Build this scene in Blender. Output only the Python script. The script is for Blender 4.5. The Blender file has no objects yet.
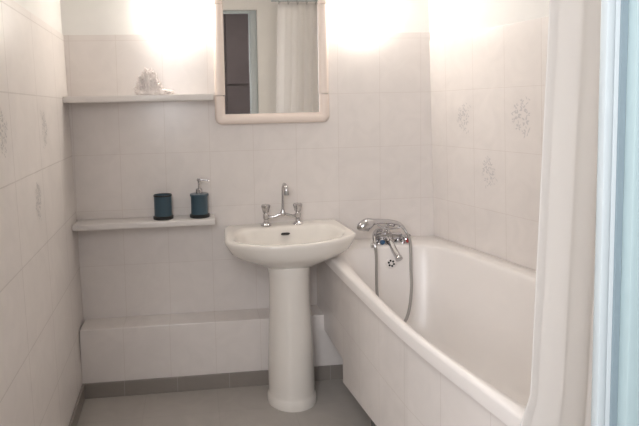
import bpy, bmesh, math, random
from mathutils import Vector, Matrix
C = bpy.context.scene.collection
SC = bpy.context.scene
PI = math.pi

# ---------------------------------------------------------------- camera
cd = bpy.data.cameras.new('camera'); cam = bpy.data.objects.new('camera', cd); C.objects.link(cam)
cd.sensor_fit = 'HORIZONTAL'; cd.sensor_width = 36; cd.lens = 36 * 545.18 / 639
cd.shift_x = 64.56 / 639; cd.shift_y = -64.23 / 639
cd.clip_start = 0.02
rot = Matrix(((0.99371359, 0.03024024, -0.10779063), (-0.10971046, 0.07133064, -0.9914008), (-0.02229142, 0.99699422, 0.0741999)))
cam.matrix_world = Matrix.Translation((0.5736, -2.6565, 1.3251)) @ rot.to_4x4()
SC.camera = cam

# ---------------------------------------------------------------- world, light, exposure
w = bpy.data.worlds.new('world'); SC.world = w; w.use_nodes = True
w.node_tree.nodes['Background'].inputs[0].default_value = (0.6, 0.75, 1, 1)
w.node_tree.nodes['Background'].inputs[1].default_value = 0.3
SC.view_settings.view_transform = 'Standard'; SC.view_settings.look = 'None'
SC.view_settings.gamma = 1; SC.view_settings.use_curve_mapping = False
SC.view_settings.exposure = 0.0
LAMP_EMIT = 23.0
def area(name, loc, target, size, power, col):
    l = bpy.data.lights.new(name, 'AREA'); l.shape = 'RECTANGLE'; l.size, l.size_y = size; l.energy = power; l.color = col
    o = bpy.data.objects.new(name, l); C.objects.link(o); o.location = loc
    o.rotation_euler = (Vector(target) - Vector(loc)).to_track_quat('-Z', 'Y').to_euler(); return o
# added unseen fill light in the hallway, standing in for daylight through the doorway
area('hall_fill', (0.02, -3.2, 1.75), (0.8, -0.2, 0.5), (1.25, 1.3), 55.0, (0.97, 0.97, 1.0))

# ---------------------------------------------------------------- materials
def nmat(name):
    m = bpy.data.materials.new(name); m.use_nodes = True
    return m, m.node_tree.nodes, m.node_tree.links, m.node_tree.nodes['Principled BSDF']
def setb(b, col=None, rough=None, metal=None, spec=None, coat=None):
    if col: b.inputs['Base Color'].default_value = (*col, 1)
    if rough is not None: b.inputs['Roughness'].default_value = rough
    if metal is not None: b.inputs['Metallic'].default_value = metal
    if spec is not None: b.inputs['Specular IOR Level'].default_value = spec
    if coat is not None: b.inputs['Coat Weight'].default_value = coat
def plain(name, col, rough=0.5, metal=0, var=0.04, scale=12, bump=0.0, coat=0.0, spec=0.5):
    m, N, L, b = nmat(name); setb(b, col, rough, metal, spec, coat)
    tc = N.new('ShaderNodeTexCoord'); nz = N.new('ShaderNodeTexNoise'); nz.inputs['Scale'].default_value = scale; nz.inputs['Detail'].default_value = 4
    L.new(tc.outputs['Object'], nz.inputs['Vector'])
    mx = N.new('ShaderNodeMix'); mx.data_type = 'RGBA'
    mx.inputs[6].default_value = (*[c * (1 - var) for c in col], 1); mx.inputs[7].default_value = (*[min(1, c * (1 + var)) for c in col], 1)
    L.new(nz.outputs['Fac'], mx.inputs[0]); L.new(mx.outputs[2], b.inputs['Base Color'])
    if bump:
        bp = N.new('ShaderNodeBump'); bp.inputs['Strength'].default_value = bump; bp.inputs['Distance'].default_value = 0.002
        L.new(nz.outputs['Fac'], bp.inputs['Height']); L.new(bp.outputs['Normal'], b.inputs['Normal'])
    return m
def tiles(name, axes, ox, oz, tw, th, col, grout, mort=0.0016, rough=0.22, var=0.05, spec=0.5):
    """glazed tiles, grid from object coordinates: axes = which two coordinates run along and up"""
    m, N, L, b = nmat(name); setb(b, col, rough, spec=spec)
    tc = N.new('ShaderNodeTexCoord'); sp = N.new('ShaderNodeSeparateXYZ'); L.new(tc.outputs['Object'], sp.inputs[0])
    cb = N.new('ShaderNodeCombineXYZ')
    for k, (a, off) in enumerate(zip(axes, (ox, oz))):
        s = N.new('ShaderNodeMath'); s.operation = 'SUBTRACT'; s.inputs[1].default_value = off
        L.new(sp.outputs['XYZ'.index(a)], s.inputs[0]); L.new(s.outputs[0], cb.inputs[k])
    br = N.new('ShaderNodeTexBrick'); br.offset = 0; br.squash = 1
    br.inputs['Scale'].default_value = 1; br.inputs['Mortar Size'].default_value = mort; br.inputs['Mortar Smooth'].default_value = 0.3
    br.inputs['Brick Width'].default_value = tw; br.inputs['Row Height'].default_value = th; br.inputs['Bias'].default_value = 0
    br.inputs['Color1'].default_value = (*col, 1); br.inputs['Color2'].default_value = (*[c * 0.985 for c in col], 1); br.inputs['Mortar'].default_value = (*grout, 1)
    L.new(cb.outputs[0], br.inputs['Vector'])
    nz = N.new('ShaderNodeTexNoise'); nz.inputs['Scale'].default_value = 9; nz.inputs['Detail'].default_value = 6; nz.inputs['Distortion'].default_value = 1.2
    L.new(tc.outputs['Object'], nz.inputs['Vector'])
    rp = N.new('ShaderNodeMapRange'); rp.inputs[1].default_value = 0.35; rp.inputs[2].default_value = 0.7; rp.inputs[3].default_value = 1.0; rp.inputs[4].default_value = 1 - var
    L.new(nz.outputs['Fac'], rp.inputs[0])
    mu = N.new('ShaderNodeMix'); mu.data_type = 'RGBA'; mu.blend_type = 'MULTIPLY'; mu.inputs[0].default_value = 1
    L.new(br.outputs['Color'], mu.inputs[6]); L.new(rp.outputs[0], mu.inputs[7]); L.new(mu.outputs[2], b.inputs['Base Color'])
    inv = N.new('ShaderNodeMath'); inv.operation = 'SUBTRACT'; inv.inputs[0].default_value = 1; L.new(br.outputs['Fac'], inv.inputs[1])
    ad = N.new('ShaderNodeMath'); ad.operation = 'MULTIPLY_ADD'; ad.inputs[1].default_value = 0.35; L.new(nz.outputs['Fac'], ad.inputs[0]); L.new(inv.outputs[0], ad.inputs[2])
    bp = N.new('ShaderNodeBump'); bp.inputs['Strength'].default_value = 0.35; bp.inputs['Distance'].default_value = 0.0012
    L.new(ad.outputs[0], bp.inputs['Height']); L.new(bp.outputs['Normal'], b.inputs['Normal'])
    return m

T, TH, Z0 = 0.2140, 0.2693, 1.1189
TILE = (0.81, 0.755, 0.72); GROUT = (0.74, 0.675, 0.635)
M = {}
M['tile_back'] = tiles('glazed_tile_back', 'XZ', -0.0016, Z0, T, TH, TILE, GROUT)
M['tile_left'] = tiles('glazed_tile_left', 'XZ', 0.257, Z0, 0.344, TH, TILE, (0.68, 0.625, 0.59), 0.0026, 0.35, 0.05, 0.2)
M['tile_right'] = tiles('glazed_tile_right', 'XZ', 0.114, Z0, 0.190, TH, TILE, GROUT, rough=0.27, spec=0.4)
M['tile_panel'] = tiles('glazed_tile_panel', 'YZ', -0.05, 0.130, 0.205, 0.262, TILE, GROUT)
M['tile_ledge'] = tiles('glazed_tile_ledge', 'XZ', -0.0016, 0.063, T, 0.5, TILE, GROUT)
M['floor'] = tiles('floor_tile', 'XY', -0.02, -0.02, 0.33, 0.33, (0.46, 0.425, 0.39), (0.42, 0.385, 0.355), 0.002, 0.38, 0.08)
M['skirt'] = tiles('grey_skirting_tile', 'XZ', -0.035, -0.5, 0.245, 2.0, (0.27, 0.24, 0.215), (0.36, 0.33, 0.30), 0.0018, 0.35)
M['motif'] = plain('grey_painted_motif', (0.60, 0.565, 0.55), 0.4, spec=0.2)
M['paint'] = plain('ceiling_paint', (0.84, 0.82, 0.79), 0.8)
M['stone'] = plain('white_stone_shelf', (0.76, 0.72, 0.69), 0.28, var=0.05, scale=18)
M['ceramic'] = plain('cream_ceramic', (0.78, 0.735, 0.68), 0.12, var=0.01, coat=0.4)
M['enamel'] = plain('white_bath_enamel', (0.82, 0.775, 0.745), 0.30, var=0.012)
M['chrome'] = plain('chrome', (0.58, 0.57, 0.58), 0.13, 1.0, var=0.03)
M['steel'] = plain('ribbed_steel', (0.40, 0.39, 0.38), 0.38, 1.0, var=0.03)
M['teal'] = plain('dark_teal_glaze', (0.040, 0.078, 0.105), 0.3, var=0.12)
M['black'] = plain('black_plastic', (0.012, 0.014, 0.014), 0.35)
M['frame'] = plain('cream_plastic_frame', (0.82, 0.705, 0.63), 0.35, var=0.03)
M['mirror'] = plain('mirror_silver', (0.95, 0.94, 0.92), 0.015, 1.0, var=0.0)
M['coral'] = plain('white_pink_coral', (0.90, 0.83, 0.80), 0.7, var=0.12, scale=90, bump=0.6)
M['dark'] = plain('dark_hole', (0.01, 0.01, 0.01), 0.6)
M['blue'] = plain('blue_cap', (0.03, 0.10, 0.20), 0.3)
M['red'] = plain('red_cap', (0.38, 0.04, 0.04), 0.3)
M['door_paint'] = plain('pale_blue_gloss_paint', (0.37, 0.465, 0.48), 0.35, var=0.05, scale=25, bump=0.25)
M['door_white'] = plain('bluish_white_paint', (0.48, 0.525, 0.54), 0.4, var=0.04, scale=30, bump=0.25)
M['door_grey'] = plain('grey_blue_groove', (0.22, 0.28, 0.31), 0.6)
M['wood'] = plain('dark_brown_wood', (0.095, 0.070, 0.068), 0.5, var=0.2, scale=6)
M['hall'] = plain('hall_paint', (0.62, 0.64, 0.64), 0.8)
M['grey_rubber'] = plain('grey_rubber', (0.10, 0.10, 0.095), 0.7)
def curtain_mat():
    m, N, L, b = nmat('sheer_curtain_cloth'); setb(b, (0.86, 0.835, 0.815), 0.8)
    out = N['Material Output']
    tr = N.new('ShaderNodeBsdfTranslucent'); tr.inputs[0].default_value = (0.88, 0.86, 0.84, 1)
    tp = N.new('ShaderNodeBsdfTransparent')
    m1 = N.new('ShaderNodeMixShader'); m1.inputs[0].default_value = 0.5
    L.new(b.outputs[0], m1.inputs[1]); L.new(tr.outputs[0], m1.inputs[2])
    m2 = N.new('ShaderNodeMixShader'); m2.inputs[0].default_value = 0.16
    L.new(m1.outputs[0], m2.inputs[1]); L.new(tp.outputs[0], m2.inputs[2]); L.new(m2.outputs[0], out.inputs[0])
    return m
M['curtain'] = curtain_mat(); M['hem'] = plain('curtain_hem_cloth', (0.92, 0.88, 0.84), 0.8)
def glow_mat():
    m, N, L, b = nmat('lit_frosted_glass'); setb(b, (0.9, 0.88, 0.84), 0.5)
    b.inputs['Emission Color'].default_value = (1.0, 0.94, 0.86, 1); b.inputs['Emission Strength'].default_value = LAMP_EMIT
    return m
M['glow'] = glow_mat()

# ---------------------------------------------------------------- mesh helpers
def link(name, bm, mat, parent=None, smooth=35, mats=None, loc=None):
    bmesh.ops.recalc_face_normals(bm, faces=bm.faces)
    me = bpy.data.meshes.new(name); bm.to_mesh(me); bm.free()
    for mm in (mats or [mat]): me.materials.append(mm)
    if smooth:
        for p in me.polygons: p.use_smooth = True
        me.set_sharp_from_angle(angle=math.radians(smooth))
    o = bpy.data.objects.new(name, me); C.objects.link(o)
    if parent: o.parent = parent
    if loc: o.location = loc
    return o
def box(bm, x0, x1, y0, y1, z0, z1, bev=0.0, seg=2, mi=0):
    vs = [bm.verts.new(p) for p in [(x0,y0,z0),(x1,y0,z0),(x1,y1,z0),(x0,y1,z0),(x0,y0,z1),(x1,y0,z1),(x1,y1,z1),(x0,y1,z1)]]
    fs = [bm.faces.new([vs[i] for i in f]) for f in [(0,3,2,1),(4,5,6,7),(0,1,5,4),(1,2,6,5),(2,3,7,6),(3,0,4,7)]]
    for f in fs: f.material_index = mi
    if bev:
        es = list({e for f in fs for e in f.edges})
        bmesh.ops.bevel(bm, geom=es, offset=bev, segments=seg, profile=0.5, affect='EDGES')
    return vs
def prism(bm, pts, z0, z1, bev=0.0):
    a = [bm.verts.new((x, y, z0)) for x, y in pts]; b = [bm.verts.new((x, y, z1)) for x, y in pts]
    n = len(pts); bm.faces.new(a[::-1]); bm.faces.new(b)
    es = []
    for i in range(n): bm.faces.new([a[i], a[(i+1) % n], b[(i+1) % n], b[i]])
def frame_of(d):
    d = Vector(d).normalized(); u = Vector((0, 0, 1)) if abs(d.z) < 0.9 else Vector((1, 0, 0))
    s = d.cross(u).normalized(); return s, s.cross(d).normalized(), d
def lathe(bm, prof, origin=(0,0,0), axis=(0,0,1), n=28, sx=1, sy=1, cap=True):
    """prof = [(radius, height along axis)]"""
    s, t, d = frame_of(axis); o = Vector(origin); rings = []
    for r, h in prof:
        rings.append([bm.verts.new(o + d*h + s*(r*sx*math.cos(2*PI*k/n)) + t*(r*sy*math.sin(2*PI*k/n))) for k in range(n)])
    for a, b in zip(rings, rings[1:]):
        for k in range(n): bm.faces.new([a[k], a[(k+1) % n], b[(k+1) % n], b[k]])
    if cap: bm.faces.new(rings[0][::-1]); bm.faces.new(rings[-1])
def catmull(P, sub=6, closed=False):
    P = [Vector(p) for p in P]; n = len(P); out = []
    for i in range(n if closed else n-1):
        g = (lambda k: P[k % n]) if closed else (lambda k: P[max(0, min(n-1, k))])
        a, b, c, d = g(i-1), g(i), g(i+1), g(i+2)
        for j in range(sub):
            t = j/sub
            out.append(0.5*((2*b)+(-a+c)*t+(2*a-5*b+4*c-d)*t*t+(-a+3*b-3*c+d)*t**3))
    if not closed: out.append(P[-1])
    return out
def tube(bm, pts, rad, n=12, sub=5, cap=True):
    """smooth tube through pts; rad a number or one per point"""
    R = rad if isinstance(rad, (list, tuple)) else [rad]*len(pts)
    q = catmull([(*p, ) for p in pts], sub); rr = catmull([(r, 0, 0) for r in R], sub)
    rings = []; up = None
    for i, p in enumerate(q):
        d = (q[min(i+1, len(q)-1)] - q[max(i-1, 0)]).normalized()
        if up is None: s, up, _ = frame_of(d)
        s = d.cross(up).normalized(); up = s.cross(d).normalized()
        r = max(rr[i].x, 1e-4)
        rings.append([bm.verts.new(p + s*(r*math.cos(2*PI*k/n)) + up*(r*math.sin(2*PI*k/n))) for k in range(n)])
    for a, b in zip(rings, rings[1:]):
        for k in range(n): bm.faces.new([a[k], a[(k+1) % n], b[(k+1) % n], b[k]])
    if cap: bm.faces.new(rings[0][::-1]); bm.faces.new(rings[-1])
def outline(pts, ctr, n=160, sub=8, closed_smooth=True):
    """radial samples of a smooth closed outline about ctr"""
    q = catmull([(x, y, 0) for x, y in pts], sub, True) if closed_smooth else [Vector((x, y, 0)) for x, y in pts]
    m = len(q); out = []
    for k in range(n):
        a = 2*PI*k/n; dx, dy = math.cos(a), math.sin(a); best = 0
        for i in range(m):
            x1, y1 = q[i].x-ctr[0], q[i].y-ctr[1]; x2, y2 = q[(i+1) % m].x-ctr[0], q[(i+1) % m].y-ctr[1]
            ex, ey = x2-x1, y2-y1; den = dx*ey-dy*ex
            if abs(den) < 1e-12: continue
            t = (x1*ey-y1*ex)/den; s_ = (x1*dy-y1*dx)/den
            if t > 0 and -1e-9 <= s_ <= 1+1e-9: best = max(best, t)
        out.append((ctr[0]+dx*best, ctr[1]+dy*best))
    return out
def loft(bm, rings, cap0=True, cap1=True):
    vs = [[bm.verts.new(p) for p in r] for r in rings]; n = len(vs[0])
    for a, b in zip(vs, vs[1:]):
        for k in range(n): bm.faces.new([a[k], a[(k+1) % n], b[(k+1) % n], b[k]])
    if cap0: bm.faces.new(vs[0][::-1])
    if cap1: bm.faces.new(vs[-1])
def mixr(A, B, t, z): return [(a[0]*(1-t)+b[0]*t, a[1]*(1-t)+b[1]*t, z) for a, b in zip(A, B)]
def scaled(A, c, s, z): return [(c[0]+(a[0]-c[0])*s, c[1]+(a[1]-c[1])*s, z) for a in A]
def inset(A, c, d, z):
    out = []
    for a in A:
        v = Vector((a[0]-c[0], a[1]-c[1])); l = v.length; v *= (l-d)/l; out.append((c[0]+v.x, c[1]+v.y, z))
    return out
def thing(name, label, cat, loc=(0,0,0), group=None):
    o = bpy.data.objects.new(name, None); C.objects.link(o); o.location = loc; o.empty_display_size = 0.05
    o['label'] = label; o['category'] = cat
    if group: o['group'] = group
    return o
def tag(o, label, cat, group=None):
    o['label'] = label; o['category'] = cat
    if group: o['group'] = group
    return o
def struct(o, label=None, cat=None):
    o['kind'] = 'structure'
    if label: o['label'] = label
    if cat: o['category'] = cat
    return o
def child(o, parent):                      # vertices were laid out in world space
    o.parent = parent; o.matrix_parent_inverse = Matrix.Translation(-Vector(parent.location)); return o

# ---------------------------------------------------------------- room shell
W_ = 1.7829; AL, AR = 0.0403, 0.2128; YF = -2.0; HC = 2.42
random.seed(4)
def sprig(bm, s, z, k, flip=1, size=1.0):
    """painted flower spray: flat petals and leaves lying just proud of the glaze"""
    rnd = random.Random(k)
    def petal(cx, cz, ang, ln, wd):
        ps = []
        for i in range(8):
            a = 2*PI*i/8; u = ln/2*math.cos(a); v = wd/2*math.sin(a)*(1-0.35*math.cos(a))
            ps.append(bm.verts.new((s+(cx+u*math.cos(ang)-v*math.sin(ang))*size*flip, -0.0006, z+(cz+u*math.sin(ang)+v*math.cos(ang))*size)))
        f = bm.faces.new(ps); f.material_index = 1
    for cx, cz, r in [(-0.010, 0.030, 0.015), (0.018, 0.010, 0.017), (-0.018, -0.012, 0.016), (0.014, -0.034, 0.012), (-0.004, 0.056, 0.010), (0.022, 0.042, 0.010), (-0.030, 0.014, 0.010), (-0.012, -0.048, 0.009), (0.036, -0.010, 0.008)]:
        n = 5
        for i in range(n):
            a = 2*PI*i/n + rnd.random()
            petal(cx+math.cos(a)*r*0.75, cz+math.sin(a)*r*0.75, a+rnd.uniform(-0.3, 0.3), r*0.95, r*0.42)
    for i in range(22):
        t = i/21; cz = 0.070-0.135*t; cx = 0.028*math.sin(t*7+k)
        petal(cx+rnd.uniform(-0.022, 0.022), cz, rnd.uniform(0.4, 2.6), rnd.uniform(0.010, 0.020), 0.0035)
# back wall (glazed tiles)
bm = bmesh.new(); box(bm, -0.12, W_+0.12, 0.0, 0.12, -0.05, 1.685); box(bm, -0.12, W_+0.12, 0.005, 0.12, 1.685, HC, mi=1)
struct(link('wall_back', bm, None, smooth=0, mats=[M['tile_back'], M['paint']]))
# left wall: local x runs from the far corner towards the camera, local -y faces the room
bm = bmesh.new(); box(bm, -0.05, 2.15, 0.0, 0.12, -0.05, 1.685); box(bm, -0.05, 2.15, 0.005, 0.12, 1.685, HC, mi=2)
for s, z, k in [(0.515, 1.262, 1), (1.03, 1.268, 2), (0.687, 1.012, 3)]: sprig(bm, s, z, k)
for v in bm.verts: v.co.y += 0.022*(v.co.z-0.6)      # the old wall leans a little outwards
o = link('wall_left', bm, None, smooth=0, mats=[M['tile_left'], M['motif'], M['paint']])
ax = Vector((math.sin(AL), -math.cos(AL), 0)); nrm = Vector((math.cos(AL), math.sin(AL), 0))
o.matrix_world = Matrix(((ax.x, -nrm.x, 0, 0), (ax.y, -nrm.y, 0, 0), (0, 0, 1, 0), (0, 0, 0, 1))); struct(o)
# right wall
bm = bmesh.new(); box(bm, -0.05, 2.15, 0.0, 0.12, -0.05, 0.66); box(bm, -0.05, 2.15, 0.0, 0.12, 0.66, 1.645); box(bm, -0.05, 2.15, 0.005, 0.12, 1.645, HC, mi=2)
for s, z, k in [(0.236, 1.255, 4), (0.582, 1.262, 5), (0.395, 1.018, 6)]: sprig(bm, s, z, k, -1, 1.0 if k != 5 else 1.15)
for v in bm.verts: v.co.y -= 0.028*max(0, v.co.z-0.66)+0.0
o = link('wall_right', bm, None, smooth=0, mats=[M['tile_right'], M['motif'], M['paint']])
ax = Vector((math.sin(AR), -math.cos(AR), 0)); nrm = Vector((-math.cos(AR), -math.sin(AR), 0))
o.matrix_world = Matrix(((ax.x, -nrm.x, 0, W_), (ax.y, -nrm.y, 0, 0), (0, 0, 1, 0), (0, 0, 0, 1))); struct(o)
bm = bmesh.new(); box(bm, -0.75, 2.4, -3.8, 0.12, -0.12, 0.0); struct(link('floor', bm, M['floor'], smooth=0))
bm = bmesh.new(); box(bm, -0.75, 2.4, -3.8, 0.12, HC, HC+0.1); struct(link('ceiling', bm, M['paint'], smooth=0))
# front wall with the doorway the camera looks through
XJ0, XJ1, ZD = 0.20, 1.118, 2.15
bm = bmesh.new()
box(bm, -0.12, XJ0, YF-0.10, YF, 0, HC); box(bm, XJ1, 2.4, YF-0.10, YF, 0, HC); box(bm, XJ0, XJ1, YF-0.10, YF, ZD, HC)
struct(link('wall_front', bm, M['paint'], smooth=0))
# door frame: white stop, dark groove drawn as a flat grey strip, pale blue casing
root = bpy.data.objects.new('door_1', None); C.objects.link(root); root.location = (0.64, YF-0.05, 0)
struct(root)
bm = bmesh.new()
box(bm, 1.051, 1.0615, -2.066, -2.054, 0, 2.15, 0.002); box(bm, 1.062, 1.117, -2.066, -2.040, 0, 2.15, 0.002)
box(bm, 0.2015, 0.224, -2.066, -2.040, 0, 2.15, 0.002); box(bm, 0.2245, 1.0505, -2.066, -2.040, 2.126, 2.149, 0.002)
child(link('door_stop', bm, M['door_white']), root)
bm = bmesh.new(); box(bm, 1.0665, 1.0735, -2.070, -2.0665, 0, 2.15); child(link('groove_strip', bm, M['door_grey']), root)
bm = bmesh.new()
box(bm, 1.0740, 1.117, -2.084, -2.0665, 0, 2.15, 0.003)
for sgn, xi in ((1, 1.100), (-1, 0.218)):
    for a, b, d in ((0.0, 0.018, 0.014), (0.0185, 0.060, 0.020), (0.0605, 0.075, 0.012)):
        x0, x1 = xi+sgn*a, xi+sgn*b
        box(bm, min(x0, x1), max(x0, x1), -2.101-d, -2.101, 0, 2.22, 0.002)
box(bm, 0.2190, 1.0995, -2.118, -2.101, 2.151, 2.22, 0.002)
child(link('casing', bm, M['door_paint']), root)
# hallway behind the camera, seen in the mirror
bm = bmesh.new(); box(bm, -0.75, -0.65, -3.8, YF-0.1, 0, HC); struct(link('wall_hall_left', bm, M['hall'], smooth=0))
bm = bmesh.new(); box(bm, 1.75, 1.85, -3.8, YF-0.1, 0, HC); struct(link('wall_hall_right', bm, M['hall'], smooth=0))
bm = bmesh.new(); box(bm, -0.65, 1.75, -3.8, -3.7, 0, HC); struct(link('wall_hall_back', bm, M['hall'], smooth=0))
# tiled ledge along the back wall and skirting
bm = bmesh.new(); box(bm, 0.016, 1.779, -0.14, 0.0, 0.0, 0.322, 0.003)
struct(link('trim_1', bm, M['tile_ledge'], smooth=0))
bm = bmesh.new(); box(bm, 0.028, 1.80, -0.151, -0.1405, 0.0, 0.070, 0.0015)
struct(link('baseboard_back', bm, M['skirt'], smooth=0))
bm = bmesh.new(); box(bm, 0.142, 1.98, -0.023, -0.012, 0.0, 0.070, 0.0015)
o = link('baseboard_left', bm, M['skirt'], smooth=0)
ax = Vector((math.sin(AL), -math.cos(AL), 0)); nrm = Vector((math.cos(AL), math.sin(AL), 0))
o.matrix_world = Matrix(((ax.x, -nrm.x, 0, 0), (ax.y, -nrm.y, 0, 0), (0, 0, 1, 0), (0, 0, 0, 1))); struct(o)
# low tiled bench between the foot of the bath and the door wall
bm = bmesh.new(); prism(bm, [(1.255, -1.80), (W_+0.2162*1.80-0.002, -1.80), (W_+0.2162*1.998-0.002, -1.998), (1.255, -1.998)], 0, 0.60)
struct(link('trim_2', bm, M['tile_back'], smooth=0))

# ---------------------------------------------------------------- bathtub
bath = thing('bathtub', 'white enamel bathtub with tiled front along right wall', 'bathtub', (1.55, -0.8, 0))
ctr = (1.56, -0.80)
wx = lambda y: W_ - 0.2162*y - 0.004
OUT = [(1.146, -0.004), (1.60, -0.004), (wx(-0.004), -0.004)] + [(wx(-y), -y) for y in (0.3, 0.6, 0.9, 1.2, 1.5)] + [(wx(-1.655), -1.655), (1.295, -1.655), (1.262, -1.640), (1.247, -1.600),
       (1.238, -1.53), (1.229, -1.469), (1.211, -1.35), (1.195, -1.23), (1.181, -1.09), (1.171, -0.92), (1.165, -0.76), (1.157, -0.52), (1.150, -0.27)]
O = outline(OUT, ctr, 240, closed_smooth=False)
INN = [(1.212, -0.46), (1.222, -0.33), (1.265, -0.225), (1.37, -0.175), (1.52, -0.165), (1.655, -0.19), (1.725, -0.29), (1.785, -0.50), (1.844, -0.75), (1.93, -1.15), (1.975, -1.40), (1.92, -1.56),
       (1.65, -1.595), (1.42, -1.597), (1.325, -1.588), (1.290, -1.555), (1.265, -1.46), (1.236, -1.30), (1.218, -1.15), (1.209, -1.0), (1.206, -0.80), (1.208, -0.62)]
I = outline(INN, ctr, 240)
BOT = [(1.320, -0.50), (1.335, -0.38), (1.45, -0.325), (1.56, -0.33), (1.64, -0.40), (1.67, -0.55), (1.72, -0.85), (1.75, -1.10), (1.70, -1.26), (1.55, -1.30), (1.42, -1.26), (1.35, -1.12), (1.325, -0.8)]
B = outline(BOT, ctr, 240)
ZR = 0.652
bm = bmesh.new()
rings = [inset(O, ctr, 0.02, ZR-0.042), [(x, y, ZR-0.042) for x, y in O], [(x, y, ZR-0.010) for x, y in O], inset(O, ctr, 0.003, ZR-0.004), inset(O, ctr, 0.010, ZR),
         mixr(O, I, 0.55, ZR+0.001), inset(I, ctr, -0.012, ZR), inset(I, ctr, -0.004, ZR-0.004), inset(I, ctr, 0.002, ZR-0.014)]
for t, z in ((0.10, 0.60), (0.22, 0.54), (0.36, 0.47), (0.50, 0.40), (0.64, 0.34), (0.78, 0.295), (0.92, 0.262), (1.06, 0.245), (1.25, 0.236)):
    rings.append(mixr(I, B, t, z))
rings.append(scaled(B, ctr, 0.55, 0.232)); rings.append(scaled(B, ctr, 0.1, 0.230))
loft(bm, rings, cap0=False)
under = [inset(O, ctr, 0.02, ZR-0.042), inset(I, ctr, -0.014, ZR-0.05)] + [mixr([(a[0], a[1]) for a in inset(I, ctr, -0.014, 0)], [(a[0], a[1]) for a in inset(B, ctr, -0.014, 0)], t, z-0.012) for t, z in ((0.22, 0.54), (0.50, 0.40), (0.78, 0.29), (1.06, 0.235))] + [scaled(B, ctr, 0.1, 0.216)]
loft(bm, under, cap0=False)
bmesh.ops.remove_doubles(bm, verts=bm.verts, dist=0.0004)
child(link('tub', bm, M['enamel'], smooth=50), bath)
# tiled front panel that follows the rim, cut off above the floor, with a step behind the washbasin
bm = bmesh.new()
ys = [0.0, -0.10, -0.20, -0.30, -0.40, -0.450, -0.4501, -0.55, -0.65, -0.80, -0.95, -1.10, -1.25, -1.40, -1.52, -1.63]
def px_of(y):
    pts = [(0, 1.146), (-0.27, 1.150), (-0.52, 1.157), (-0.76, 1.165), (-1.09, 1.181), (-1.35, 1.211), (-1.469, 1.229), (-1.60, 1.247), (-1.7, 1.262)]
    for (ya, xa), (yb, xb) in zip(pts, pts[1:]):
        if yb <= y <= ya: return xa+(xb-xa)*(ya-y)/(ya-yb)
    return 1.26
prev = None
for y in ys:
    zb = 0.250 if y >= -0.450 else 0.145+0.05*min(1, (-y-0.45)/0.5)
    x = px_of(y)+0.016
    ring = [bm.verts.new((x, y-0.0005, zb)), bm.verts.new((x, y-0.0005, ZR-0.0425)), bm.verts.new((x+0.018, y-0.0005, ZR-0.0425)), bm.verts.new((x+0.018, y-0.0005, zb))]
    if prev:
        for k in range(4): bm.faces.new([prev[k], prev[(k+1) % 4], ring[(k+1) % 4], ring[k]])
    else: bm.faces.new(ring)
    prev = ring
bm.faces.new(prev[::-1])
child(link('tiled_panel', bm, M['tile_panel'], smooth=0), bath)
for x, y in ((1.222, -0.72), (1.60, -0.74), (1.25, -1.35), (1.70, -1.35)):
    bm = bmesh.new(); lathe(bm, [(0.030, 0.0), (0.030, 0.012), (0.016, 0.018), (0.013, 0.235 if x > 1.4 else 0.46)], (x, y, 0), n=16)
    child(link('leg', bm, M['grey_rubber']), bath)
# overflow rose on the end slope
bm = bmesh.new(); oc = Vector((1.478, -0.200, 0.576)); on = Vector((-0.05, -0.93, 0.28)).normalized()
s_, t_, d_ = frame_of(on)
lathe(bm, [(0.024, -0.02), (0.024, 0.002), (0.021, 0.005), (0.004, 0.006)], oc, on, 28)
ov = child(link('overflow_plate', bm, M['enamel']), bath)
bm = bmesh.new()
for k in range(6):
    a = 2*PI*k/6+0.3; c = oc+on*0.0062+(s_*math.cos(a)+t_*math.sin(a))*0.0125
    lathe(bm, [(0.0052, 0), (0.0052, 0.0008)], c, on, 12)
ho = link('overflow_hole', bm, M['dark']); ho.parent = ov; ho.matrix_parent_inverse = Matrix.Identity(4)
bm = bmesh.new(); lathe(bm, [(0.026, 0), (0.026, 0.003), (0.018, 0.005), (0.004, 0.004)], (1.50, -0.46, 0.234), n=24)
child(link('waste_ring', bm, M['chrome']), bath)

# ---------------------------------------------------------------- bath mixer with handset
mix = thing('bath_mixer_tap', 'chrome bath mixer tap with blue and red handles on bath rim', 'tap', (1.50, -0.10, ZR))
bm = bmesh.new()
for x in (1.447, 1.553):
    lathe(bm, [(0.024, 0.0), (0.024, 0.004), (0.015, 0.010), (0.012, 0.026)], (x, -0.095, ZR), n=24)
lathe(bm, [(0.010, 0), (0.018, 0.006), (0.018, 0.05), (0.024, 0.056), (0.024, 0.086), (0.018, 0.092), (0.018, 0.140), (0.010, 0.146)], (1.427, -0.095, 0.682), (1, 0, 0), 24)
child(link('body', bm, M['chrome']), mix)
bm = bmesh.new()
tube(bm, [(1.496, -0.105, 0.676), (1.498, -0.135, 0.660), (1.506, -0.180, 0.625), (1.512, -0.208, 0.604)], [0.017, 0.0165, 0.0155, 0.0150], 16)
sp = child(link('spout', bm, M['chrome']), mix)
bm = bmesh.new(); lathe(bm, [(0.0155, 0), (0.0175, 0.003), (0.0175, 0.016), (0.013, 0.018)], (1.511, -0.204, 0.608), (0.13, -0.74, -0.62), 20)
ae = link('aerator', bm, M['chrome'], sp); ae.matrix_parent_inverse = Matrix.Identity(4)
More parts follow.
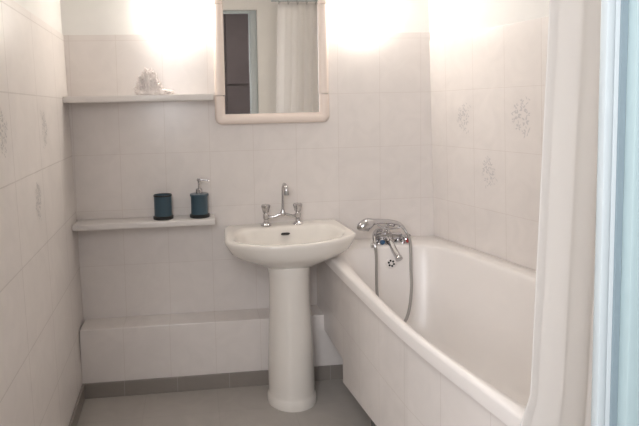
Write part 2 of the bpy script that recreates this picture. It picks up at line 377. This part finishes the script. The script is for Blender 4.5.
def cross_handle(name, origin, axis, mat, parent):
    bm = bmesh.new(); ax_ = Vector(axis).normalized(); o_ = Vector(origin); s, t, d = frame_of(ax_)
    lathe(bm, [(0.013, 0.0), (0.013, 0.006), (0.009, 0.012), (0.009, 0.020), (0.0135, 0.026), (0.0145, 0.034), (0.011, 0.040)], o_, ax_, 20)
    for k in range(4):
        a = PI/4+k*PI/2; v = s*math.cos(a)+t*math.sin(a)
        tube(bm, [o_+ax_*0.029+v*0.004, o_+ax_*0.030+v*0.020, o_+ax_*0.034+v*0.030], [0.0050, 0.0055, 0.0065], 10)
    h = child(link(name, bm, M['chrome']), parent)
    bm = bmesh.new(); lathe(bm, [(0.0125, 0.040), (0.0125, 0.0435), (0.008, 0.0455)], o_, ax_, 20)
    c = link('cap', bm, mat, h); c.matrix_parent_inverse = Matrix.Identity(4)
    c['label'] = ('blue' if mat == M['blue'] else 'red')+' cap on the handle'
    return h
cross_handle('handle', (1.460, -0.108, 0.676), (-0.12, -0.93, -0.22), M['blue'], mix)
cross_handle('handle', (1.568, -0.102, 0.676), (0.45, -0.86, -0.20), M['red'], mix)
bm = bmesh.new()   # curved lever-like diverter and hose outlet at the left
tube(bm, [(1.470, -0.098, 0.712), (1.440, -0.112, 0.716), (1.413, -0.150, 0.704), (1.403, -0.186, 0.680), (1.402, -0.199, 0.656)], [0.008, 0.009, 0.009, 0.008, 0.007], 12)
lathe(bm, [(0.010, 0), (0.011, 0.004), (0.009, 0.02)], (1.384, -0.192, 0.664), (1, 0, 0), 14)
child(link('hose_outlet', bm, M['chrome']), mix)
bm = bmesh.new()
lathe(bm, [(0.014, 0.0), (0.014, 0.012), (0.009, 0.016), (0.009, 0.036), (0.013, 0.042), (0.013, 0.048)], (1.497, -0.100, 0.700), (0, 0, 1), 20)
tube(bm, [(1.497, -0.104, 0.742), (1.480, -0.125, 0.740), (1.478, -0.142, 0.750)], 0.0045, 10)
tube(bm, [(1.497, -0.104, 0.742), (1.516, -0.125, 0.738), (1.520, -0.136, 0.747)], 0.0045, 10)
tube(bm, [(1.432, -0.150, 0.752), (1.455, -0.146, 0.738), (1.495, -0.136, 0.727), (1.535, -0.136, 0.729), (1.556, -0.138, 0.738)], 0.0042, 10)
child(link('cradle', bm, M['chrome']), mix)
hs = thing('shower_handset', 'chrome shower handset resting on bath mixer cradle', 'shower head', (1.45, -0.14, 0.755))
bm = bmesh.new()
P_ = [(1.330, -0.165, 0.737), (1.342, -0.165, 0.747), (1.365, -0.162, 0.757), (1.388, -0.157, 0.765), (1.410, -0.150, 0.768), (1.446, -0.142, 0.768), (1.500, -0.134, 0.762), (1.540, -0.131, 0.750), (1.566, -0.130, 0.730)]
tube(bm, P_, [0.008, 0.022, 0.028, 0.025, 0.016, 0.012, 0.0105, 0.0100, 0.0085], 18)
child(link('handle', bm, M['chrome']), hs)
bm = bmesh.new(); lathe(bm, [(0.024, 0), (0.026, 0.004), (0.026, 0.010), (0.022, 0.013)], (1.362, -0.163, 0.748), (-0.42, -0.15, -0.88), 24)
child(link('spray_face', bm, M['steel']), hs)
bm = bmesh.new()
tube(bm, [(1.565, -0.13, 0.731), (1.579, -0.14, 0.705), (1.584, -0.165, 0.680), (1.577, -0.195, 0.631), (1.560, -0.24, 0.551), (1.542, -0.29, 0.483), (1.509, -0.345, 0.405), (1.473, -0.378, 0.359), (1.431, -0.385, 0.339),
          (1.385, -0.375, 0.366), (1.369, -0.345, 0.42), (1.374, -0.30, 0.49), (1.388, -0.255, 0.565), (1.399, -0.222, 0.620), (1.402, -0.201, 0.656)], 0.0068, 10, 8)
tag(link('shower_hose', bm, M['steel']), 'silver shower hose looping down inside the bath', 'hose')

# ---------------------------------------------------------------- washbasin and pedestal
SX = 0.974; ZS = 0.757
sink = thing('pedestal_washbasin', 'cream ceramic washbasin on tall round pedestal below mirror', 'sink', (SX, -0.27, 0))
c2 = (SX, -0.235)
def sym(pts): return [(SX+x*1.045, y) for x, y in pts] + [(SX-x*1.01, y) for x, y in pts[::-1]]
so = sym([(0.05, -0.003), (0.16, -0.003), (0.235, -0.004), (0.262, -0.014), (0.272, -0.045), (0.277, -0.14), (0.282, -0.24), (0.284, -0.315), (0.270, -0.358), (0.225, -0.398), (0.15, -0.448), (0.06, -0.472)])
SO = outline(so, c2, 200)
si = sym([(0.04, -0.105), (0.12, -0.108), (0.185, -0.125), (0.222, -0.170), (0.236, -0.235), (0.236, -0.300), (0.205, -0.355), (0.13, -0.408), (0.05, -0.430)])
SI = outline(si, c2, 200)
sb = sym([(0.03, -0.19), (0.07, -0.20), (0.10, -0.24), (0.10, -0.28), (0.07, -0.32), (0.03, -0.335)])
SB = outline(sb, c2, 200)
under_ = sym([(0.03, -0.12), (0.06, -0.13), (0.085, -0.17), (0.10, -0.24), (0.10, -0.30), (0.075, -0.34), (0.03, -0.36)])
SU = outline(under_, c2, 200)
bm = bmesh.new()
rings = [mixr(SO, SU, 1.0, 0.622), mixr(SO, SU, 0.84, 0.630), mixr(SO, SU, 0.57, 0.650), mixr(SO, SU, 0.31, 0.672), mixr(SO, SU, 0.15, 0.694), mixr(SO, SU, 0.075, 0.718), mixr(SO, SU, 0.02, 0.736),
         mixr(SO, SU, 0.0, 0.748), inset(SO, c2, 0.001, ZS-0.004), inset(SO, c2, 0.005, ZS), inset(SO, c2, 0.014, ZS+0.001), mixr(SO, SI, 0.6, ZS-0.001), inset(SI, c2, -0.006, ZS-0.003), inset(SI, c2, 0.002, ZS-0.009)]
for t, z in ((0.08, 0.735), (0.20, 0.710), (0.38, 0.684), (0.60, 0.664), (0.82, 0.652), (1.0, 0.648)): rings.append(mixr(SI, SB, t, z))
rings.append(scaled(SB, (SX, -0.26), 0.12, 0.6465))
# keep the back of the bowl clear of the wall
rings = [[(x, min(y, -0.003), z) for x, y, z in r] for r in rings]
rings = [[(x, y, z+0.024*(x-SX)*max(0, (z-0.60)/0.15)) for x, y, z in r] for r in rings]
loft(bm, rings, cap0=False)
child(link('basin', bm, M['ceramic'], smooth=60), sink)
PC = (SX+0.000, -0.285)
bm = bmesh.new()
prof = [(0.113, 0.0), (0.1135, 0.006), (0.112, 0.030), (0.107, 0.040), (0.104, 0.048), (0.1055, 0.080), (0.1045, 0.16), (0.1010, 0.26), (0.0960, 0.36), (0.0920, 0.45), (0.0905, 0.53), (0.0925, 0.59), (0.0965, 0.628), (0.090, 0.640)]
lathe(bm, prof, (*PC, 0), n=64, sx=1.05, sy=1.0)
for v in bm.verts:
    k = v.co.z/0.63
    v.co.x += -0.000+0.004*(0.5-k)
# frame_of puts s along x-ish; keep footprint
child(link('pedestal', bm, M['ceramic'], smooth=50), sink)
bm = bmesh.new()  # overflow slot on the bowl's back slope
for dx in (0,):
    a = []
    for k in range(20):
        t = 2*PI*k/20; x = 0.013*math.cos(t)+(0.008 if math.cos(t) > 0 else -0.008); z = 0.0048*math.sin(t)
        a.append((SX+0.012+x, 0, z))
    f = [bm.verts.new((p[0], -0.1265-0.004+p[2]*0.6, 0.727+p[2])) for p in a]
    g = [bm.verts.new((p[0], -0.118+p[2]*0.6, 0.722+p[2])) for p in a]
    bm.faces.new(f); bm.faces.new(g[::-1])
    for k in range(20): bm.faces.new([f[k], f[(k+1) % 20], g[(k+1) % 20], g[k]])
child(link('overflow_slot', bm, M['dark']), sink)
bm = bmesh.new(); lathe(bm, [(0.022, 0), (0.022, 0.003), (0.015, 0.004), (0.004, 0.003)], (SX, -0.262, 0.6468), n=24)
child(link('waste_ring', bm, M['chrome']), sink)

# bridge tap
tap = thing('basin_bridge_tap', 'chrome bridge tap with two handles and tall swivel spout on washbasin', 'tap', (0.98, -0.07, ZS))
YT = -0.062
for x in (0.902, 1.059):
    bm = bmesh.new()
    lathe(bm, [(0.026, 0.0), (0.026, 0.004), (0.020, 0.010), (0.012, 0.016), (0.011, 0.030), (0.0145, 0.034), (0.0145, 0.052), (0.011, 0.056), (0.010, 0.062)], (x, YT, ZS-0.0005), n=24)
    pil = child(link('pillar', bm, M['chrome']), tap)
    bm = bmesh.new(); n = 40; rings = []
    for r, h in [(0.010, 0.060), (0.014, 0.064), (0.015, 0.074), (0.018, 0.084), (0.0205, 0.092), (0.0205, 0.098), (0.016, 0.102), (0.009, 0.103)]:
        rings.append([(x+r*(1+0.12*math.cos(4*2*PI*k/n))*math.cos(2*PI*k/n), YT+r*(1+0.12*math.cos(4*2*PI*k/n))*math.sin(2*PI*k/n), ZS+h) for k in range(n)])
    loft(bm, rings); child(link('handle', bm, M['chrome']), tap)
bm = bmesh.new()
tube(bm, [(0.902, YT-0.002, ZS+0.043), (0.935, YT-0.006, ZS+0.040), (0.965, YT-0.008, ZS+0.050), (0.984, YT-0.008, ZS+0.056), (1.003, YT-0.008, ZS+0.050), (1.030, YT-0.006, ZS+0.042), (1.059, YT-0.002, ZS+0.043)], 0.0075, 12)
lathe(bm, [(0.010, 0.0), (0.013, 0.006), (0.013, 0.016), (0.009, 0.024), (0.008, 0.030)], (0.984, YT-0.008, ZS+0.045), n=20)
child(link('bridge', bm, M['chrome']), tap)
bm = bmesh.new()
tube(bm, [(0.984, YT-0.008, ZS+0.07), (0.985, YT-0.008, ZS+0.13), (0.986, YT-0.010, ZS+0.178), (0.987, YT-0.028, ZS+0.200), (0.989, YT-0.055, ZS+0.202), (0.991, YT-0.075, ZS+0.188), (0.992, YT-0.078, ZS+0.172)], [0.0062, 0.0062, 0.0062, 0.0068, 0.0078, 0.0095, 0.0105], 16)
spt = child(link('spout', bm, M['chrome']), tap)
bm = bmesh.new(); lathe(bm, [(0.0115, 0), (0.0125, 0.003), (0.0125, 0.018), (0.010, 0.020)], (0.992, YT-0.078, ZS+0.176), (0, 0, -1), 20)
a_ = link('aerator', bm, M['steel'], spt); a_.matrix_parent_inverse = Matrix.Identity(4)

# ---------------------------------------------------------------- mirror
mir = thing('wall_mirror', 'rectangular wall mirror with rounded cream frame above washbasin', 'mirror', (0.955, 0, 1.256))
X0, X1, ZM0, ZM1, FW = 0.671, 1.232, 1.250, 1.952, 0.049
def frame_ring(segs, name):
    """frame profile swept along an axis-aligned rounded path"""
    pr = [(0.0, 0.0), (0.0, -0.024), (0.004, -0.031), (0.014, -0.035), (0.030, -0.034), (0.040, -0.029), (0.044, -0.021), (FW, -0.020), (FW, 0.0)]   # (inward, y)
    bm = bmesh.new(); rings = []
    for (x, z), (nx, nz) in segs:
        rings.append([bm.verts.new((x+nx*u, y-0.001, z+nz*u)) for u, y in pr])
    for a, b in zip(rings, rings[1:]):
        for k in range(len(pr)-1): bm.faces.new([a[k], a[k+1], b[k+1], b[k]])
        bm.faces.new([a[-1], a[0], b[0], b[-1]])
    bm.faces.new(rings[0][::-1]); bm.faces.new(rings[-1])
    return child(link(name, bm, M['frame'], smooth=40), mir)
def ucorner(flip):
    R = 0.034; zc = (ZM0+R) if not flip else (ZM1-R); sg = -1 if not flip else 1
    zj = 1.3865 if not flip else 1.8225
    L_ = [((X0, zj), (1, 0)), ((X0, zc), (1, 0))]
    for k in range(1, 9):
        a = PI/2*k/9
        x, z = X0+R-R*math.cos(a), zc+sg*R*math.sin(a)
        # inner corner square: the inward end stays on the mitre
        L_.append(((x, z), ((X0+FW-x)/FW, ((ZM0+FW if not flip else ZM1-FW)-z)/FW)))
    L_.append(((X0+R, zc+sg*R), (( FW-R)/FW, -sg*1.0)))
    R_ = [((X0+X1-x, z), (-nx, nz)) for (x, z), (nx, nz) in L_[::-1]]
    S = L_ + R_
    return S
frame_ring(ucorner(False), 'frame_bottom'); frame_ring(ucorner(True), 'frame_top')
frame_ring([((X0+0.002, 1.3895), (1, 0)), ((X0+0.002, 1.8195), (1, 0))], 'frame_side')
frame_ring([((X1-0.002, 1.3895), (-1, 0)), ((X1-0.002, 1.8195), (-1, 0))], 'frame_side')
bm = bmesh.new(); box(bm, X0+0.040, X1-0.040, -0.018, -0.004, ZM0+0.040, ZM1-0.040)
child(link('glass', bm, M['mirror'], smooth=0), mir)

# ---------------------------------------------------------------- wall lamps
def wall_lamp(x, label):
    t = thing('wall_lamp', label, 'lamp', (x, 0.005, 1.80), 'wall lamps beside the mirror')
    bm = bmesh.new(); lathe(bm, [(0.085, -0.0008), (0.090, -0.002), (0.090, -0.0055), (0.085, -0.006)], (x, 0.005, 1.80), (0, 1, 0), 48)
    child(link('base_plate', bm, M['door_white']), t)
    bm = bmesh.new(); lathe(bm, [(0.100, -0.0065), (0.115, -0.012), (0.118, -0.025), (0.110, -0.048), (0.092, -0.070), (0.068, -0.085), (0.036, -0.094), (0.004, -0.097)], (x, 0.005, 1.80), (0, 1, 0), 48)
    child(link('glass_shade', bm, M['glow']), t)
    return t
wall_lamp(0.500, 'lit round frosted wall lamp left of the mirror, above the shelf')
wall_lamp(1.400, 'lit round frosted wall lamp right of the mirror, above the bath')

# ---------------------------------------------------------------- shelves and what stands on them
bm = bmesh.new(); box(bm, -0.011, 0.660, -0.132, -0.001, 1.367, 1.396, 0.003)
tag(link('wall_shelf', bm, M['stone']), 'white stone shelf left of mirror, upper of two, holding coral', 'shelf', 'stone shelves')
bm = bmesh.new(); box(bm, 0.003, 0.653, -0.132, -0.001, 0.785, 0.812, 0.003)
tag(link('wall_shelf', bm, M['stone']), 'white stone shelf left of basin, lower of two, holding teal tumbler and dispenser', 'shelf', 'stone shelves')
ZL = 0.812
def pot(t, x, y, top_lip):
    bm = bmesh.new(); prof = [(0.0455, 0.0), (0.0475, 0.002), (0.0475, 0.013), (0.0440, 0.016), (0.040, 0.0165)]
    lathe(bm, prof, (x, y, ZL), n=40); child(link('base_ring', bm, M['black']), t)
tum = thing('tumbler', 'dark teal bathroom tumbler with black base on lower shelf', 'tumbler', (0.411, -0.067, ZL))
pot(tum, 0.411, -0.067, 0)
bm = bmesh.new(); lathe(bm, [(0.0415, 0.0165), (0.0415, 0.105), (0.0425, 0.108), (0.0425, 0.113), (0.0395, 0.1145), (0.0385, 0.105), (0.0375, 0.030), (0.004, 0.026)], (0.411, -0.067, ZL), n=40)
cup_ = child(link('cup', bm, M['teal']), tum)
bm = bmesh.new(); lathe(bm, [(0.0428, 0.1085), (0.0436, 0.110), (0.0436, 0.1135), (0.0425, 0.1160), (0.0395, 0.1160), (0.0390, 0.1146)], (0.411, -0.067, ZL), n=40, cap=False)
child(link('rim', bm, M['black']), tum)
dis = thing('soap_dispenser', 'dark teal soap dispenser with chrome pump at right end of lower shelf', 'soap dispenser', (0.583, -0.060, ZL))
pot(dis, 0.583, -0.060, 0)
bm = bmesh.new(); lathe(bm, [(0.0410, 0.0165), (0.0400, 0.060), (0.0410, 0.098), (0.0440, 0.103), (0.0450, 0.108), (0.0430, 0.1125), (0.020, 0.1135)], (0.583, -0.060, ZL), n=40)
child(link('bottle', bm, M['teal']), dis)
bm = bmesh.new()
lathe(bm, [(0.016, 0.113), (0.016, 0.134), (0.013, 0.137), (0.0048, 0.138), (0.0048, 0.168), (0.009, 0.171), (0.009, 0.183), (0.005, 0.186)], (0.583, -0.060, ZL), n=24)
tube(bm, [(0.583, -0.060, ZL+0.178), (0.600, -0.062, ZL+0.178), (0.622, -0.065, ZL+0.176), (0.630, -0.066, ZL+0.171)], [0.0050, 0.0042, 0.0036, 0.0032], 10)
child(link('pump', bm, M['chrome']), dis)
# coral ornament
bm = bmesh.new(); rnd = random.Random(12)
bx, by, bz = 0.385, -0.068, 1.396
def blob(c, r, sq=1.0):
    m = bmesh.ops.create_icosphere(bm, subdivisions=2, radius=1)
    for v in m['verts']:
        k = 1+0.22*math.sin(v.co.x*9+c[0]*300)*math.cos(v.co.z*8+v.co.y*7)
        v.co = Vector((c[0]+v.co.x*r*k, c[1]+v.co.y*r*k*0.9, max(bz, c[2]+v.co.z*r*sq*k)))
for i in range(16):
    blob((bx-0.065+0.009*i, by+rnd.uniform(-0.018, 0.018), bz+0.011), rnd.uniform(0.012, 0.019), 0.9)
prof_h = lambda u: 0.116*math.exp(-(abs(u+0.012)/0.038)**3)+0.014*math.exp(-((u-0.065)/0.020)**2)+0.060*math.exp(-((u+0.060)/0.024)**2)
for i in range(230):
    u = rnd.uniform(-0.085, 0.088); vv = rnd.uniform(-0.026, 0.026); h = prof_h(u)*rnd.uniform(0.55, 1.05)*(1-abs(vv)*5)+0.012
    p0 = Vector((bx+u*0.72, by+vv*0.6, bz+0.004)); p1 = Vector((bx+u+rnd.uniform(-0.012, 0.012), by+vv, bz+h))
    pm = (p0+p1)/2+Vector((rnd.uniform(-0.008, 0.008), rnd.uniform(-0.006, 0.006), 0))
    tube(bm, [p0, pm, p1], [0.0065, 0.0052, rnd.uniform(0.0035, 0.0065)], 6, 2)
for i in range(120):
    u = rnd.uniform(-0.080, 0.085); h = prof_h(u)*rnd.uniform(0.2, 0.98)+0.008; r = rnd.uniform(0.0035, 0.0075)
    c = Vector((bx+u, by-rnd.uniform(0.0, 0.030), bz+h)); m_ = bmesh.ops.create_icosphere(bm, subdivisions=1, radius=r)
    for v in m_['verts']: v.co += c
tag(link('coral_ornament', bm, M['coral'], smooth=60), 'white and pinkish branching coral ornament on upper shelf', 'ornament')

# ---------------------------------------------------------------- shower curtain and its rail
rail = thing('curtain_rail', 'white shower curtain rail over the foot of the bath', 'rail', (1.6, -1.56, 2.17))
bm = bmesh.new(); tube(bm, [(1.20, -1.71, 2.17), (1.40, -1.71, 2.17), (1.80, -1.71, 2.17), (2.13, -1.71, 2.17)], 0.010, 14, 2)
child(link('rod', bm, M['door_white']), rail)
bm = bmesh.new(); lathe(bm, [(0.022, 0), (0.022, 0.006), (0.012, 0.010)], (2.135, -1.71, 2.17), (-1, 0.0, 0), 20); child(link('wall_flange', bm, M['door_white']), rail)
bm = bmesh.new(); tube(bm, [(1.22, -1.71, 2.17), (1.22, -1.71, 2.30), (1.22, -1.71, HC)], 0.006, 10, 2); child(link('ceiling_hanger', bm, M['door_white']), rail)
cur = thing('shower_curtain', 'sheer off-white shower curtain hanging folded beside the blue door frame', 'curtain', (1.5, -1.57, 2.13))
A = Vector((1.248, -1.705)); Bp = Vector((1.72, -1.715)); d2 = (Bp-A); n2 = Vector((-d2.y, d2.x)).normalized()
bm = bmesh.new(); NU, NV = 200, 24; rows = []
for j in range(NV+1):
    z = 2.145-(2.145-0.30)*j/NV; f = j/NV; row = []
    for i in range(NU+1):
        u = i/NU
        amp = (0.003+0.003*f**0.6)*(0.35+1.6*u)
        ph = 2*PI*(u*4.6)+0.7*math.sin(3.1*u+1)+0.35*f*math.sin(5*u)
        off = amp*math.sin(ph)+0.006*u*math.sin(2.3*ph+1.0+f)
        s = u+0.010*math.sin(2*ph)*(0.4+f)
        p = A+d2*s+n2*off
        fl = max(0, min(1, (0.76-z)/0.12)); fl = fl*fl*(3-2*fl)
        row.append(bm.verts.new((p.x-(0.037*(2.145-z)+0.032*fl*math.exp(-u*9))*(1-u), p.y, z)))
    rows.append(row)
for a, b in zip(rows, rows[1:]):
    for i in range(NU): bm.faces.new([a[i], a[i+1], b[i+1], b[i]])
rows_co = [[tuple(v.co) for v in r] for r in rows]
cl = child(link('cloth', bm, M['curtain'], smooth=180), cur)
bm = bmesh.new(); pr_ = None
for row in rows_co:
    q = []
    for i in (0, 3, 6, 9): q.append(bm.verts.new((row[i][0], row[i][1]-0.0022, row[i][2])))
    if pr_:
        for i in range(3): bm.faces.new([pr_[i], pr_[i+1], q[i+1], q[i]])
    pr_ = q
child(link('side_hem', bm, M['curtain'], smooth=180), cur)
hem = cl.modifiers.new('thickness', 'SOLIDIFY'); hem.thickness = 0.0008
for k in range(7):
    p = A+d2*(0.03+0.94*k/6); bm = bmesh.new(); n = 20
    tube(bm, [(p.x+0.017*math.cos(2*PI*i/n)*0.45, p.y-0.017*math.cos(2*PI*i/n)*0.9, 2.160+0.022*math.sin(2*PI*i/n)) for i in range(n+1)], 0.0022, 8, 2)
    child(link('ring', bm, M['steel']), cur)

# ---------------------------------------------------------------- hallway cupboard reflected in the mirror
cb = thing('hall_cupboard', 'tall dark brown wooden cupboard reflected at left of the mirror', 'cupboard', (0.95, -3.5, 0))
bm = bmesh.new(); box(bm, 0.45, 1.40, -3.698, -3.32, 0.0, 2.418); child(link('carcass', bm, M['wood'], smooth=0), cb)
for z0, z1 in ((0.06, 1.565), (1.590, 2.40)):
    for x0, x1 in ((0.46, 0.92), (0.93, 1.39)):
        bm = bmesh.new(); box(bm, x0, x1, -3.318, -3.296, z0, z1, 0.003)
        dr = child(link('door', bm, M['wood'], smooth=0), cb)
